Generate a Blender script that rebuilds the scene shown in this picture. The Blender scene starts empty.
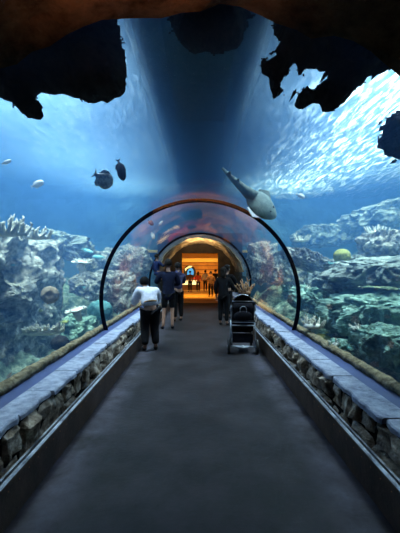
import bpy, bmesh, math, random
from mathutils import Vector, Matrix, noise, Euler
import numpy as np

sc = bpy.context.scene
COL = sc.collection
F = 340.0                    # focal length in pixels of the 400x533 frame
EYE = 1.6                    # camera height above the walkway
HX, HY = 200.0, 268.0        # vanishing point in the frame
def at(u, v, Y):
    """a point of the place seen at frame position u, v and standing Y metres away"""
    return Vector(((u-HX)/F*Y, Y, EYE+(HY-v)/F*Y))

# ------------------------------------------------------------------ camera, light, exposure
cam_d = bpy.data.cameras.new('camera'); cam = bpy.data.objects.new('camera', cam_d); COL.objects.link(cam)
cam.location = (0, 0, EYE); cam.rotation_euler = (math.radians(90), 0, 0)
cam_d.sensor_fit = 'VERTICAL'; cam_d.sensor_height = 36.0; cam_d.lens = F/533*36
cam_d.shift_y = 1.5/533; cam_d.clip_start = 0.05; cam_d.clip_end = 200
sc.camera = cam
sc.view_settings.view_transform = 'Standard'
try: sc.view_settings.look = 'None'
except Exception: pass
sc.view_settings.gamma = 1; sc.view_settings.use_curve_mapping = False
sc.view_settings.exposure = -0.7
w = bpy.data.worlds.new('world'); sc.world = w; w.use_nodes = True
bg = w.node_tree.nodes['Background']; bg.inputs[0].default_value = (0.01, 0.07, 0.28, 1); bg.inputs[1].default_value = 0.14

def area(name, loc, target, size, power, color, size_y=None, spread=180):
    d = bpy.data.lights.new(name, 'AREA'); d.energy = power; d.color = color
    d.shape = 'RECTANGLE'; d.size = size; d.size_y = size_y or size; d.spread = math.radians(spread)
    o = bpy.data.objects.new(name, d); COL.objects.link(o); o.location = loc
    o.rotation_euler = (Vector(target)-Vector(loc)).to_track_quat('-Z', 'Y').to_euler()
    return o
def spot(name, loc, target, power, color, angle=60, blend=.6, radius=.15):
    d = bpy.data.lights.new(name, 'SPOT'); d.energy = power; d.color = color
    d.spot_size = math.radians(angle); d.spot_blend = blend; d.shadow_soft_size = radius
    o = bpy.data.objects.new(name, d); COL.objects.link(o); o.location = loc
    o.rotation_euler = (Vector(target)-Vector(loc)).to_track_quat('-Z', 'Y').to_euler()
    return o
AQ = (0.58, 0.78, 1.0)
# tank lamps hang above the water on both sides of the tunnel
area('tank_lamp', (-3.1, 5.4, 8.4), (-4.0, 6.4, 0), 2.2, 2100, AQ, 2.8, 90)
area('tank_lamp', (-3.6, 10.0, 8.4), (-4.2, 10.8, 0), 2.0, 1300, AQ, 3.5, 100)
area('tank_lamp', (3.7, 5.6, 8.4), (4.3, 6.4, 0), 2.2, 2200, AQ, 2.8, 90)
area('tank_lamp', (4.6, 10.0, 8.4), (4.8, 11.0, 0), 2.0, 1300, AQ, 3.5, 100)
area('tank_lamp', (-3.2, 13.6, 8.4), (-3.2, 13.8, 0), 1.4, 600, AQ, 1.4, 80)
area('tank_lamp', (3.4, 13.6, 8.4), (3.4, 13.8, 0), 1.4, 600, AQ, 1.4, 80)
# halls
area('hall_lamp', (0, 19.5, 2.25), (0, 20.5, 0), 3.0, 250, (1.0, 0.55, 0.13), 3.0, 110)
area('hall_lamp', (0, 24.0, 2.25), (0, 25.4, 1.2), 4.0, 200, (1.0, 0.62, 0.20), 1.0, 120)
spot('portal_lamp', (-0.2, 0.5, 2.2), (-0.25, 1.05, 3.3), 75, (1.0, 0.50, 0.25), 95)
area('portal_lamp', (0.0, 12.2, 2.2), (0, 14.4, 2.75), .5, 60, (1.0, 0.66, 0.30), .3, 80)

# ------------------------------------------------------------------ materials
def mat(name, color, rough=.8, spec=.3, metal=0.0, color2=None, scale=5.0, bump=0.0, bscale=None, detail=6,
        color3=None, emis=None, es=0.0, coords='Object', lo=.35, hi=.65, coat=0):
    m = bpy.data.materials.new(name); m.use_nodes = True
    nt = m.node_tree; b = nt.nodes['Principled BSDF']
    b.inputs['Base Color'].default_value = (*color, 1); b.inputs['Roughness'].default_value = rough
    b.inputs['Specular IOR Level'].default_value = spec; b.inputs['Metallic'].default_value = metal
    if coat: b.inputs['Coat Weight'].default_value = coat
    tc = nt.nodes.new('ShaderNodeTexCoord')
    if color2 is not None:
        n = nt.nodes.new('ShaderNodeTexNoise'); n.inputs['Scale'].default_value = scale; n.inputs['Detail'].default_value = detail
        n.inputs['Roughness'].default_value = .65
        nt.links.new(tc.outputs[coords], n.inputs['Vector'])
        r = nt.nodes.new('ShaderNodeValToRGB'); nt.links.new(n.outputs['Fac'], r.inputs['Fac'])
        r.color_ramp.elements[0].color = (*color, 1); r.color_ramp.elements[1].color = (*color2, 1)
        r.color_ramp.elements[0].position = lo; r.color_ramp.elements[1].position = hi
        if color3 is not None:
            e = r.color_ramp.elements.new((lo+hi)/2); e.color = (*color3, 1)
        nt.links.new(r.outputs['Color'], b.inputs['Base Color'])
    if bump:
        n2 = nt.nodes.new('ShaderNodeTexNoise'); n2.inputs['Scale'].default_value = bscale or scale*3; n2.inputs['Detail'].default_value = 8
        n2.inputs['Roughness'].default_value = .7
        nt.links.new(tc.outputs[coords], n2.inputs['Vector'])
        bp = nt.nodes.new('ShaderNodeBump'); bp.inputs['Strength'].default_value = bump; bp.inputs['Distance'].default_value = .1
        nt.links.new(n2.outputs['Fac'], bp.inputs['Height']); nt.links.new(bp.outputs['Normal'], b.inputs['Normal'])
    if emis:
        b.inputs['Emission Color'].default_value = (*emis, 1); b.inputs['Emission Strength'].default_value = es
    return m
M = {}
M['floor'] = mat('dark worn concrete', (.005,.0045,.005), .65, .22, color2=(.021,.018,.021), scale=1.6, bump=.12, bscale=14, lo=.40, hi=.72)
def floor_bands(m):
    # paler scuffed bands of paint along both edges of the walkway
    nt = m.node_tree; b = nt.nodes['Principled BSDF']; N = nt.nodes.new; L = nt.links.new
    src = b.inputs['Base Color'].links[0].from_socket
    g = N('ShaderNodeTexCoord'); sp = N('ShaderNodeSeparateXYZ'); L(g.outputs['Object'], sp.inputs[0])
    ab = N('ShaderNodeMath'); ab.operation = 'ABSOLUTE'; L(sp.outputs['X'], ab.inputs[0])
    mr = N('ShaderNodeMapRange'); mr.inputs[1].default_value = .80; mr.inputs[2].default_value = 1.0; L(ab.outputs[0], mr.inputs[0])
    n = N('ShaderNodeTexNoise'); n.inputs['Scale'].default_value = 2.6; n.inputs['Detail'].default_value = 8; n.inputs['Roughness'].default_value = .7; L(g.outputs['Object'], n.inputs['Vector'])
    nr = N('ShaderNodeMapRange'); nr.inputs[1].default_value = .38; nr.inputs[2].default_value = .70; L(n.outputs['Fac'], nr.inputs[0])
    mu = N('ShaderNodeMath'); mu.operation = 'MULTIPLY'; L(mr.outputs[0], mu.inputs[0]); L(nr.outputs[0], mu.inputs[1])
    mx = N('ShaderNodeMixRGB'); mx.inputs[2].default_value = (.055,.050,.068,1); L(mu.outputs[0], mx.inputs[0]); L(src, mx.inputs[1]); L(mx.outputs[0], b.inputs['Base Color'])
floor_bands(M['floor'])
M['reef'] = mat('pale reef rock', (.05,.06,.06), .95, .1, color2=(.85,.81,.72), color3=(.36,.36,.33), scale=8, bump=1.0, bscale=9, detail=10, lo=.33, hi=.66)
M['reef2'] = mat('weathered reef rock', (.03,.045,.05), .95, .1, color2=(.54,.58,.50), color3=(.24,.28,.26), scale=4.0, bump=.6, bscale=7, detail=10, lo=.33, hi=.68)
M['reef3'] = mat('mossy reef rock', (.03,.07,.05), .95, .1, color2=(.46,.64,.50), color3=(.22,.36,.30), scale=4, bump=.6, bscale=8, detail=10, lo=.33, hi=.68)
M['bed'] = mat('reef rubble and sand', (.05,.07,.06), .95, .1, color2=(.70,.78,.62), color3=(.24,.34,.28), scale=6, bump=1.0, bscale=6, detail=12, lo=.36, hi=.66)
M['tankwall'] = mat('blue tank wall', (.03,.09,.16), .95, .1, color2=(.12,.24,.36), scale=.8, bump=.8, bscale=2)
M['shade_black_rock'] = mat('shade-darkened overhanging rock', (.008,.008,.009), 1, .05, color2=(.03,.028,.028), scale=9, bump=.9, bscale=14)  # shade of the unlit side put into the near-black base colour
M['brown_rock'] = mat('brown portal rock', (.035,.018,.010), 1, .05, color2=(.20,.10,.055), scale=5, bump=1.0, bscale=8)
M['coping'] = mat('pale slate coping', (.11,.13,.19), .6, .4, color2=(.42,.45,.55), scale=9, bump=.5, bscale=22, lo=.3, hi=.7)
M['channel'] = mat('blue painted channel', (.035,.05,.14), .5, .4, color2=(.05,.07,.18), scale=3)
M['rubble'] = mat('brown rubble stone', (.04,.03,.024), .9, .25, color2=(.80,.68,.54), color3=(.30,.24,.18), scale=7, bump=.8, bscale=16, detail=9, lo=.34, hi=.68)
M['backing'] = mat('dark mortar', (.008,.007,.007), 1, .05)
M['kerb'] = mat('dark brown kerb board', (.022,.013,.009), .6, .3, color2=(.075,.048,.034), scale=4, bump=.2, bscale=30)
M['strip'] = mat('scuffed steel strip', (.10,.11,.13), .45, .5, .3, color2=(.40,.43,.48), scale=9, bump=.1)
M['rivet'] = mat('orange brass stud', (.55,.22,.08), .4, .5, .5)
M['rim'] = mat('sandy rim stone', (.12,.095,.06), .95, .1, color2=(.42,.34,.22), scale=14, bump=.7, bscale=30)
M['hoop'] = mat('dark joint ring', (.004,.006,.014), .9, 0)
M['portal'] = mat('dark portal wall', (.012,.010,.010), .9, .2, color2=(.03,.024,.02), scale=4)
M['vault'] = mat('tan portal rock', (.10,.07,.04), .9, .2, color2=(.55,.44,.28), scale=3, bump=.8, bscale=7)
M['hallwall'] = mat('ochre hall wall', (.30,.115,.025), .8, .2, color2=(.46,.20,.045), scale=2.2)
M['wood_strip'] = mat('brown wall batten', (.12,.045,.012), .7, .3)
M['hallceil'] = mat('yellow hall ceiling', (.75,.50,.13), .8, .2)
M['hallfloor'] = mat('ochre hall carpet', (.45,.24,.05), .7, .3, color2=(.6,.34,.08), scale=6)
M['coral_white'] = mat('bleached coral', (.55,.55,.48), .9, .1, color2=(.85,.83,.74), scale=20, bump=.4)
M['coral_tan'] = mat('tan coral', (.22,.17,.12), .9, .1, color2=(.50,.40,.30), scale=16, bump=.6)
M['coral_yellow'] = mat('yellow green coral', (.30,.34,.08), .9, .1, color2=(.60,.62,.22), scale=18, bump=.7)
M['coral_dark'] = mat('dark coral', (.02,.02,.03), .95, .1, color2=(.08,.08,.09), scale=12, bump=.7)
M['coral_orange'] = mat('orange coral', (.22,.10,.05), .9, .1, color2=(.42,.25,.14), scale=14, bump=.6)
M['coral_cyan'] = mat('turquoise coral', (.10,.30,.32), .9, .1, color2=(.24,.52,.50), scale=14, bump=.6)

def acrylic():
    m = bpy.data.materials.new('clear acrylic'); m.use_nodes = True; nt = m.node_tree; nt.nodes.clear()
    out = nt.nodes.new('ShaderNodeOutputMaterial'); mix = nt.nodes.new('ShaderNodeMixShader')
    tr = nt.nodes.new('ShaderNodeBsdfTransparent'); tr.inputs[0].default_value = (.97,.985,1,1)
    gl = nt.nodes.new('ShaderNodeBsdfAnisotropic'); gl.inputs['Roughness'].default_value = .015
    gl.inputs['Color'].default_value = (1,1,1,1)
    lw = nt.nodes.new('ShaderNodeLayerWeight'); lw.inputs['Blend'].default_value = .5
    p = nt.nodes.new('ShaderNodeMath'); p.operation = 'POWER'; p.inputs[1].default_value = 9.0
    q = nt.nodes.new('ShaderNodeMath'); q.operation = 'MULTIPLY_ADD'; q.inputs[1].default_value = .34; q.inputs[2].default_value = .012
    nt.links.new(lw.outputs['Facing'], p.inputs[0]); nt.links.new(p.outputs[0], q.inputs[0]); nt.links.new(q.outputs[0], mix.inputs[0])
    nt.links.new(tr.outputs[0], mix.inputs[1]); nt.links.new(gl.outputs[0], mix.inputs[2]); nt.links.new(mix.outputs[0], out.inputs['Surface'])
    return m
M['acrylic'] = acrylic()
def water_volume():
    m = bpy.data.materials.new('hazy sea water'); m.use_nodes = True; nt = m.node_tree; nt.nodes.clear()
    out = nt.nodes.new('ShaderNodeOutputMaterial')
    s = nt.nodes.new('ShaderNodeVolumeScatter'); s.inputs['Color'].default_value = (.12,.37,1,1); s.inputs['Density'].default_value = .115
    s.inputs['Anisotropy'].default_value = .25
    a = nt.nodes.new('ShaderNodeVolumeAbsorption'); a.inputs['Color'].default_value = (.22,.76,1,1); a.inputs['Density'].default_value = .05
    ad = nt.nodes.new('ShaderNodeAddShader')
    nt.links.new(s.outputs[0], ad.inputs[0]); nt.links.new(a.outputs[0], ad.inputs[1]); nt.links.new(ad.outputs[0], out.inputs['Volume'])
    return m
M['water'] = water_volume()
def surface_mat():
    m = bpy.data.materials.new('rippled water surface'); m.use_nodes = True; nt = m.node_tree; nt.nodes.clear()
    N = nt.nodes.new; L = nt.links.new
    out = N('ShaderNodeOutputMaterial')
    tc = N('ShaderNodeTexCoord'); mp = N('ShaderNodeMapping'); mp.inputs['Rotation'].default_value = (0,0,math.radians(35)); mp.inputs['Scale'].default_value = (2.6, .7, 1)
    L(tc.outputs['Object'], mp.inputs['Vector'])
    n = N('ShaderNodeTexNoise'); n.inputs['Scale'].default_value = 3.0; n.inputs['Detail'].default_value = 4; n.inputs['Distortion'].default_value = 1.2
    L(mp.outputs[0], n.inputs['Vector'])
    bp = N('ShaderNodeBump'); bp.inputs['Strength'].default_value = 1.0; bp.inputs['Distance'].default_value = .35
    L(n.outputs['Fac'], bp.inputs['Height'])
    tl = N('ShaderNodeBsdfTranslucent'); tl.inputs[0].default_value = (.16,.26,.38,1); L(bp.outputs[0], tl.inputs['Normal'])
    gl = N('ShaderNodeBsdfAnisotropic'); gl.inputs['Color'].default_value = (.35,.5,.65,1); gl.inputs['Roughness'].default_value = .08; L(bp.outputs[0], gl.inputs['Normal'])
    rf = N('ShaderNodeBsdfRefraction'); rf.inputs['Roughness'].default_value = .25; rf.inputs['IOR'].default_value = 1.2; L(bp.outputs[0], rf.inputs['Normal'])
    tr = N('ShaderNodeBsdfTransparent')
    # bright ripple light painted in as pale streaks, strongest on the right-hand side
    mf = N('ShaderNodeMapping'); mf.inputs['Rotation'].default_value = (0,0,math.radians(-8)); mf.inputs['Scale'].default_value = (5.5, .9, 1); L(tc.outputs['Object'], mf.inputs['Vector'])
    nf = N('ShaderNodeTexNoise'); nf.inputs['Scale'].default_value = 1.6; nf.inputs['Detail'].default_value = 7; nf.inputs['Roughness'].default_value = .7; nf.inputs['Distortion'].default_value = .8; L(mf.outputs[0], nf.inputs['Vector'])
    rf2 = N('ShaderNodeMapRange'); rf2.inputs[1].default_value = .48; rf2.inputs[2].default_value = .66; L(nf.outputs['Fac'], rf2.inputs[0])
    sx_ = N('ShaderNodeSeparateXYZ'); L(tc.outputs['Object'], sx_.inputs[0])
    rx = N('ShaderNodeMapRange'); rx.inputs[1].default_value = 1.6; rx.inputs[2].default_value = 4.2; rx.inputs[3].default_value = .06; rx.inputs[4].default_value = 1.0; L(sx_.outputs['X'], rx.inputs[0])
    mk = N('ShaderNodeMath'); mk.operation = 'MULTIPLY'; L(rf2.outputs[0], mk.inputs[0]); L(rx.outputs[0], mk.inputs[1])
    fo = N('ShaderNodeBsdfTranslucent'); fo.inputs[0].default_value = (.44,.50,.58,1)
    m1 = N('ShaderNodeMixShader'); m1.inputs[0].default_value = .45; L(tl.outputs[0], m1.inputs[1]); L(gl.outputs[0], m1.inputs[2])
    m3 = N('ShaderNodeMixShader'); m3.inputs[0].default_value = .30; L(m1.outputs[0], m3.inputs[1]); L(rf.outputs[0], m3.inputs[2])
    m2 = N('ShaderNodeMixShader'); m2.inputs[0].default_value = .45; L(m3.outputs[0], m2.inputs[1]); L(tr.outputs[0], m2.inputs[2])
    mz = N('ShaderNodeMixShader'); L(mk.outputs[0], mz.inputs[0]); L(m2.outputs[0], mz.inputs[1]); L(fo.outputs[0], mz.inputs[2])
    L(mz.outputs[0], out.inputs['Surface'])
    return m
M['surface'] = surface_mat()

# ------------------------------------------------------------------ helpers
def link(name, bm, m, parent=None, smooth=False, recalc=True):
    if recalc: bmesh.ops.recalc_face_normals(bm, faces=bm.faces[:])
    me = bpy.data.meshes.new(name); bm.to_mesh(me); bm.free()
    for x in (m if isinstance(m, (list, tuple)) else [m]): me.materials.append(x)
    if smooth:
        for p in me.polygons: p.use_smooth = True
    o = bpy.data.objects.new(name, me); COL.objects.link(o)
    if parent: o.parent = parent
    return o
def struct(name, bm, m, smooth=False, recalc=True):
    o = link(name, bm, m, None, smooth, recalc); o['kind'] = 'structure'; return o
def tag(o, label, cat, group=None, kind=None):
    o['label'] = label; o['category'] = cat
    if group: o['group'] = group
    if kind: o['kind'] = kind
    return o
def empty(name, loc, rz=0, label=None, cat=None, group=None):
    o = bpy.data.objects.new(name, None); COL.objects.link(o); o.location = loc; o.rotation_euler = (0,0,rz); o.empty_display_size = .1
    if label: tag(o, label, cat, group)
    return o
def box(bm, x0, x1, y0, y1, z0, z1, mi=0):
    vs = [bm.verts.new(p) for p in ((x0,y0,z0),(x1,y0,z0),(x1,y1,z0),(x0,y1,z0),(x0,y0,z1),(x1,y0,z1),(x1,y1,z1),(x0,y1,z1))]
    for f in ((0,3,2,1),(4,5,6,7),(0,1,5,4),(1,2,6,5),(2,3,7,6),(3,0,4,7)):
        bm.faces.new([vs[i] for i in f]).material_index = mi
    return vs
def tube(bm, pts, rad, seg=8, mi=0, caps=True):
    """tapered tube along pts; rad a number or one per point"""
    pts = [Vector(p) for p in pts]; n = len(pts)
    rs = rad if isinstance(rad, (list, tuple)) else [rad]*n
    rings = []
    up = Vector((0,0,1))
    prev = None
    for i, p in enumerate(pts):
        d = (pts[min(i+1,n-1)]-pts[max(i-1,0)])
        d = d.normalized() if d.length > 1e-9 else Vector((0,0,1))
        if prev is None:
            a = d.cross(up) if abs(d.dot(up)) < .95 else d.cross(Vector((1,0,0)))
        else:
            a = prev - d*prev.dot(d)
        a.normalize(); prev = a; b = d.cross(a)
        rings.append([bm.verts.new(p + (a*math.cos(t)+b*math.sin(t))*rs[i]) for t in [2*math.pi*k/seg for k in range(seg)]])
    for i in range(n-1):
        for k in range(seg):
            f = bm.faces.new((rings[i][k], rings[i][(k+1)%seg], rings[i+1][(k+1)%seg], rings[i+1][k])); f.material_index = mi
    if caps:
        bm.faces.new(rings[0][::-1]).material_index = mi; bm.faces.new(rings[-1]).material_index = mi
def blob(bm, c, r, sub=3, rot=None):
    res = bmesh.ops.create_icosphere(bm, subdivisions=sub, radius=1)
    R = (rot or Euler((0,0,0))).to_matrix()
    for v in res['verts']: v.co = R @ Vector((v.co.x*r[0], v.co.y*r[1], v.co.z*r[2])) + Vector(c)
    return res['verts']
def lathe(bm, prof, seg=24, c=(0,0,0), axis='z'):
    rings = []
    for r, h in prof:
        ring = []
        for k in range(seg):
            t = 2*math.pi*k/seg
            p = (r*math.cos(t), r*math.sin(t), h) if axis == 'z' else (h, r*math.cos(t), r*math.sin(t))
            ring.append(bm.verts.new(Vector(p)+Vector(c)))
        rings.append(ring)
    for i in range(len(rings)-1):
        for k in range(seg): bm.faces.new((rings[i][k], rings[i][(k+1)%seg], rings[i+1][(k+1)%seg], rings[i+1][k]))
    bm.faces.new(rings[0][::-1]); bm.faces.new(rings[-1])
def fbm(p, s, o=4):
    v = 0; a = 1; f = s
    for _ in range(o):
        v += a*noise.noise(Vector(p)*f); a *= .5; f *= 2.1
    return v
def rock_bm(c, r, seed, sub=4, amp=.28, freq=1.2, rot=(0,0,0), box_=.0, dents=()):
    """craggy boulder: noise-displaced ball, pulled towards a box by box_, with hollows (direction, half-angle, depth)"""
    bm = bmesh.new(); bmesh.ops.create_icosphere(bm, subdivisions=sub, radius=1)
    off = Vector((seed*3.17, seed*1.31, seed*2.77)); R = Euler(rot).to_matrix(); m = (r[0]*r[1]*r[2])**(1/3)
    for v in bm.verts:
        d = v.co.normalized()
        q = max(abs(d.x), abs(d.y), abs(d.z)); s = (1-box_) + box_/q*.85
        p = Vector((d.x*r[0], d.y*r[1], d.z*r[2]))*s
        n1 = fbm(p/m+off, freq, 5)
        n2 = 1-abs(noise.noise((p/m+off)*freq*2.3))*2
        k = 1 + amp*n1 + amp*.35*n2
        for dv, ang, dep in dents:
            a = d.angle(Vector(dv).normalized())
            if a < ang: k -= dep*(1-(a/ang)**2)**.6
        v.co = R @ (p*k) + Vector(c)
    return bm

# ------------------------------------------------------------------ the tunnel shell
Y0, YE = -1.5, 15.6          # walkway ends
CZ, R = 1.04, 1.75           # centre height and radius of the acrylic arch
LZ = .49                     # ledge height
bm = bmesh.new(); box(bm, -1.40, 1.40, Y0, YE, -.12, 0)
struct('floor', bm, M['floor'])

def arch_profile(r, z0, n=48):
    a0 = math.asin((z0-CZ)/r)
    return [(r*math.cos(t), CZ+r*math.sin(t)) for t in [a0+(math.pi-2*a0)*i/n for i in range(n+1)]]
def arch_shell(r0, r1, z0, y0, y1, n=48, ny=1):
    bm = bmesh.new(); A = arch_profile(r0, z0, n); B = arch_profile(r1, z0, n)
    sect = [[bm.verts.new((x, y0+(y1-y0)*j/ny, z)) for x, z in A]+[bm.verts.new((x, y0+(y1-y0)*j/ny, z)) for x, z in B[::-1]] for j in range(ny+1)]
    m_ = len(sect[0])
    for j in range(ny):
        for k in range(m_): bm.faces.new((sect[j][k], sect[j][(k+1)%m_], sect[j+1][(k+1)%m_], sect[j+1][k]))
    for S in (sect[0], sect[-1]):
        for k in range(n): bm.faces.new((S[k], S[k+1], S[m_-2-k], S[m_-1-k]))
    return bm
YJ = [1.6, 6.1, 11.9, YE]
for i in range(3):
    o = struct(f'window_{i+1}', arch_shell(R, R+.05, LZ-.02, YJ[i], YJ[i+1]-.004), M['acrylic'], True)
    md = o.modifiers.new('edges', 'EDGE_SPLIT'); md.split_angle = math.radians(40)
    if i < 2:
        yj = YJ[i+1]
        link('joint_ring', arch_shell(R-.012, R+.056, LZ-.005, yj-.010, yj+.010, 64), M['hoop'], o, True).modifiers.new('edges', 'EDGE_SPLIT').split_angle = math.radians(40)

# ------------------------------------------------------------------ low walls, kerbs, ledges
random.seed(4)
for side, sx in (('left', -1), ('right', 1)):
    bm = bmesh.new()
    x0, x1 = sorted((sx*1.37, sx*1.80)); box(bm, x0, x1, Y0, YE, -.4, LZ-.04, 1)
    y = Y0
    rnd = random.Random(11 if sx < 0 else 23)
    while y < YE-.05:
        L = rnd.uniform(.26, .55)
        if y+L > YE: L = YE-y
        cuts = [.02, LZ-.045] if rnd.random() < .3 else [.02, rnd.uniform(.16, .30), LZ-.045]
        for c in range(len(cuts)-1):
            parts = [(y, y+L)] if rnd.random() < .65 else [(y, y+L*.55), (y+L*.55, y+L)]
            for (a, b) in parts:
                a += .008; b -= .008; z0, z1 = cuts[c]+.006, cuts[c+1]-.006
                prot = rnd.uniform(.0, .05); tz = rnd.uniform(-.03, .03)
                ny_, nz_ = 9, 7; seed = rnd.uniform(0, 50)
                g = []
                for i in range(ny_+1):
                    row = []
                    for j in range(nz_+1):
                        fy, fz = i/ny_, j/nz_
                        ey = min(fy, 1-fy)*(b-a); ez = min(fz, 1-fz)*(z1-z0)
                        e = min(min(ey, ez)/.03, 1)
                        yy = a+(b-a)*fy + .012*noise.noise(Vector((fz*3, seed, 0))); zz = z0+(z1-z0)*fz + .012*noise.noise(Vector((fy*3, seed, 5)))
                        pr = (.02+prot)*math.sqrt(e) + .06*e*fbm((yy*5, zz*6, seed), 1.0, 4) + tz*(fz-.5) 
                        xx = 1.375 - max(pr, 0)*1.0
                        if e == 0: xx = 1.385
                        row.append(bm.verts.new((sx*xx, yy, zz)))
                    g.append(row)
                for i in range(ny_):
                    for j in range(nz_):
                        bm.faces.new((g[i][j], g[i+1][j], g[i+1][j+1], g[i][j+1]))
        y += L
    wl = struct(f'wall_{side}', bm, [M['rubble'], M['backing']], recalc=False)
    bmm = bmesh.new(); bmm.from_mesh(wl.data); bmesh.ops.recalc_face_normals(bmm, faces=[f for f in bmm.faces if f.material_index == 1])
    for f in bmm.faces:
        if f.material_index == 0 and f.normal.x*sx > 0: f.normal_flip()
    bmm.to_mesh(wl.data); bmm.free()
    # coping slabs
    bm = bmesh.new(); y = Y0; rnd = random.Random(5 if sx < 0 else 8)
    while y < YE:
        L = min(rnd.uniform(.48, .68), YE-y)
        if YE-(y+L) < .3: L = YE-y
        xa = 1.34+rnd.uniform(-.025, .02); dz = rnd.uniform(-.004, .004)
        n = max(3, int(L/.05)); t0, t1 = LZ-.045, LZ+dz
        pr = []
        for i in range(n+1):
            yy = y+.005+(L-.010)*i/n
            jx = xa + .030*noise.noise(Vector((yy*6, sx*3, 0))) + .014*noise.noise(Vector((yy*19, sx*3, 2))) + (.012 if i in (0, n) else 0)
            pr.append([bm.verts.new(p) for p in ((sx*jx, yy, t0+.008*noise.noise(Vector((yy*9, 1, sx)))), (sx*(jx+.004), yy, t1-.012), (sx*(jx+.016), yy, t1), (sx*1.575, yy, t1), (sx*1.575, yy, t0))])
        for i in range(n):
            for k in range(5): bm.faces.new((pr[i][k], pr[i][(k+1)%5], pr[i+1][(k+1)%5], pr[i+1][k]))
        bm.faces.new(pr[0]); bm.faces.new(pr[-1][::-1])
        y += L
    struct('trim_%d' % (1 if sx < 0 else 2), bm, M['coping'])
    # channel between slabs and acrylic
    bm = bmesh.new(); x0, x1 = sorted((sx*1.575, sx*1.80)); box(bm, x0, x1, Y0, YE, LZ-.05, LZ-.012)
    struct('trim_%d' % (3 if sx < 0 else 4), bm, M['channel'])
    # sandy rim outside the acrylic
    bm = bmesh.new(); ns, pr = 260, []
    for i in range(ns+1):
        yy = 1.6+(YE-1.6)*i/ns; ring = []
        for k in range(8):
            t = 2*math.pi*k/8; rr = .055+.022*noise.noise(Vector((yy*6, k*.8, sx*4)))+.012*noise.noise(Vector((yy*17, k*1.3, sx)))
            ring.append(bm.verts.new((sx*(1.80+rr*math.cos(t)*1.25), yy, LZ+.012+rr*math.sin(t))))
        pr.append(ring)
    for i in range(ns):
        for k in range(8): bm.faces.new((pr[i][k], pr[i][(k+1)%8], pr[i+1][(k+1)%8], pr[i+1][k]))
    struct('trim_%d' % (5 if sx < 0 else 6), bm, M['rim'], True)
    # kerb board with rounded nose, studs, and the steel strip behind it
    bm = bmesh.new()
    prof = [(1.19, 0), (1.19, .245), (1.195, .262), (1.205, .268), (1.222, .268), (1.230, .262), (1.230, 0)]
    A = [bm.verts.new((sx*x, Y0, z)) for x, z in prof]; B = [bm.verts.new((sx*x, YE, z)) for x, z in prof]
    for k in range(len(prof)):
        f = bm.faces.new((A[k], A[(k+1)%7], B[(k+1)%7], B[k])); f.material_index = 1 if k in (2, 3) else 0
    bm.faces.new(A); bm.faces.new(B[::-1])
    yy = Y0+.1
    while yy < 8:
        bmv = blob(bm, (sx*1.189, yy, .212), (.003, .004, .004), 1)
        for v in bmv:
            for f in v.link_faces: f.material_index = 2
        yy += .13
    struct(f'baseboard_{side}', bm, [M['kerb'], M['strip'], M['rivet']])
    bm = bmesh.new(); y = Y0
    while y < YE-.1:
        L = min(1.22, YE-y); x0, x1 = sorted((sx*1.268, sx*1.286)); box(bm, x0, x1, y, y+L-.012, .0, .245+rnd.uniform(-.006, .006)); y += L
    struct('trim_%d' % (7 if sx < 0 else 8), bm, M['strip'])

# ------------------------------------------------------------------ far portal and the lit hall
def pane_wall(hx, hz, y, t, half=9.0, top=6.0):
    """wall across the view with a doorway hx either side of the middle, hz high"""
    bm = bmesh.new(); box(bm, -half, -hx, y, y+t, -.4, top); box(bm, hx, half, y, y+t, -.4, top); box(bm, -hx, hx, y, y+t, hz, top); return bm
struct('wall_back', pane_wall(.84, 2.29, YE+.02, .35, 1.95, 3.2), M['portal'])
bm = bmesh.new(); box(bm, -4, 4, YE, 26.4, -.12, 0.0); struct('floor.001', bm, M['hallfloor'])
bm = bmesh.new(); box(bm, -4, 4, YE+.37, 26.4, 2.33, 2.45); struct('ceiling', bm, M['hallceil'])
for s, sx in (('hall_left', -1), ('hall_right', 1)):
    bm = bmesh.new(); x0, x1 = sorted((sx*3.9, sx*4.0)); box(bm, x0, x1, YE+.37, 26.0, 0, 2.33); struct('wall_'+s, bm, M['hallwall'])
bm = bmesh.new(); box(bm, -4, 4, 26.0, 26.2, 0, 2.33); struct('wall_hall_back', bm, M['hallwall'])
bm = bmesh.new(); box(bm, -3.9, 3.9, 25.5, 26.0, 2.06, 2.33); struct('trim_9', bm, M['hallceil'])
bm = bmesh.new()
for z in (1.15, 1.45, 1.75): box(bm, -3.9, 3.9, 25.96, 26.0, z, z+.05)
struct('trim_10', bm, M['wood_strip'])

# tan rock vault over the last metres before the portal
bm = bmesh.new(); rows = []
for j in range(19):
    yy = 12.9+(YE-12.9)*j/18; row = []
    for i in range(61):
        a = math.radians(14)+math.radians(152)*i/60
        rr = R-.02-.10*abs(fbm((math.cos(a)*3, yy*2, math.sin(a)*3), 1.0, 4))-.04*math.sin(math.pi*j/18)
        row.append((rr, a, yy+(.12*noise.noise(Vector((a*5, 0, 0))) if j == 0 else 0)))
    rows.append(row)
G = [[bm.verts.new((rr*math.cos(a), yy, CZ+rr*math.sin(a))) for rr, a, yy in row] for row in rows]
for j in range(18):
    for i in range(60): bm.faces.new((G[j][i], G[j][i+1], G[j+1][i+1], G[j+1][i]))
o = struct('ceiling.002', bm, M['vault']); o.modifiers.new('t', 'SOLIDIFY').thickness = .02

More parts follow.
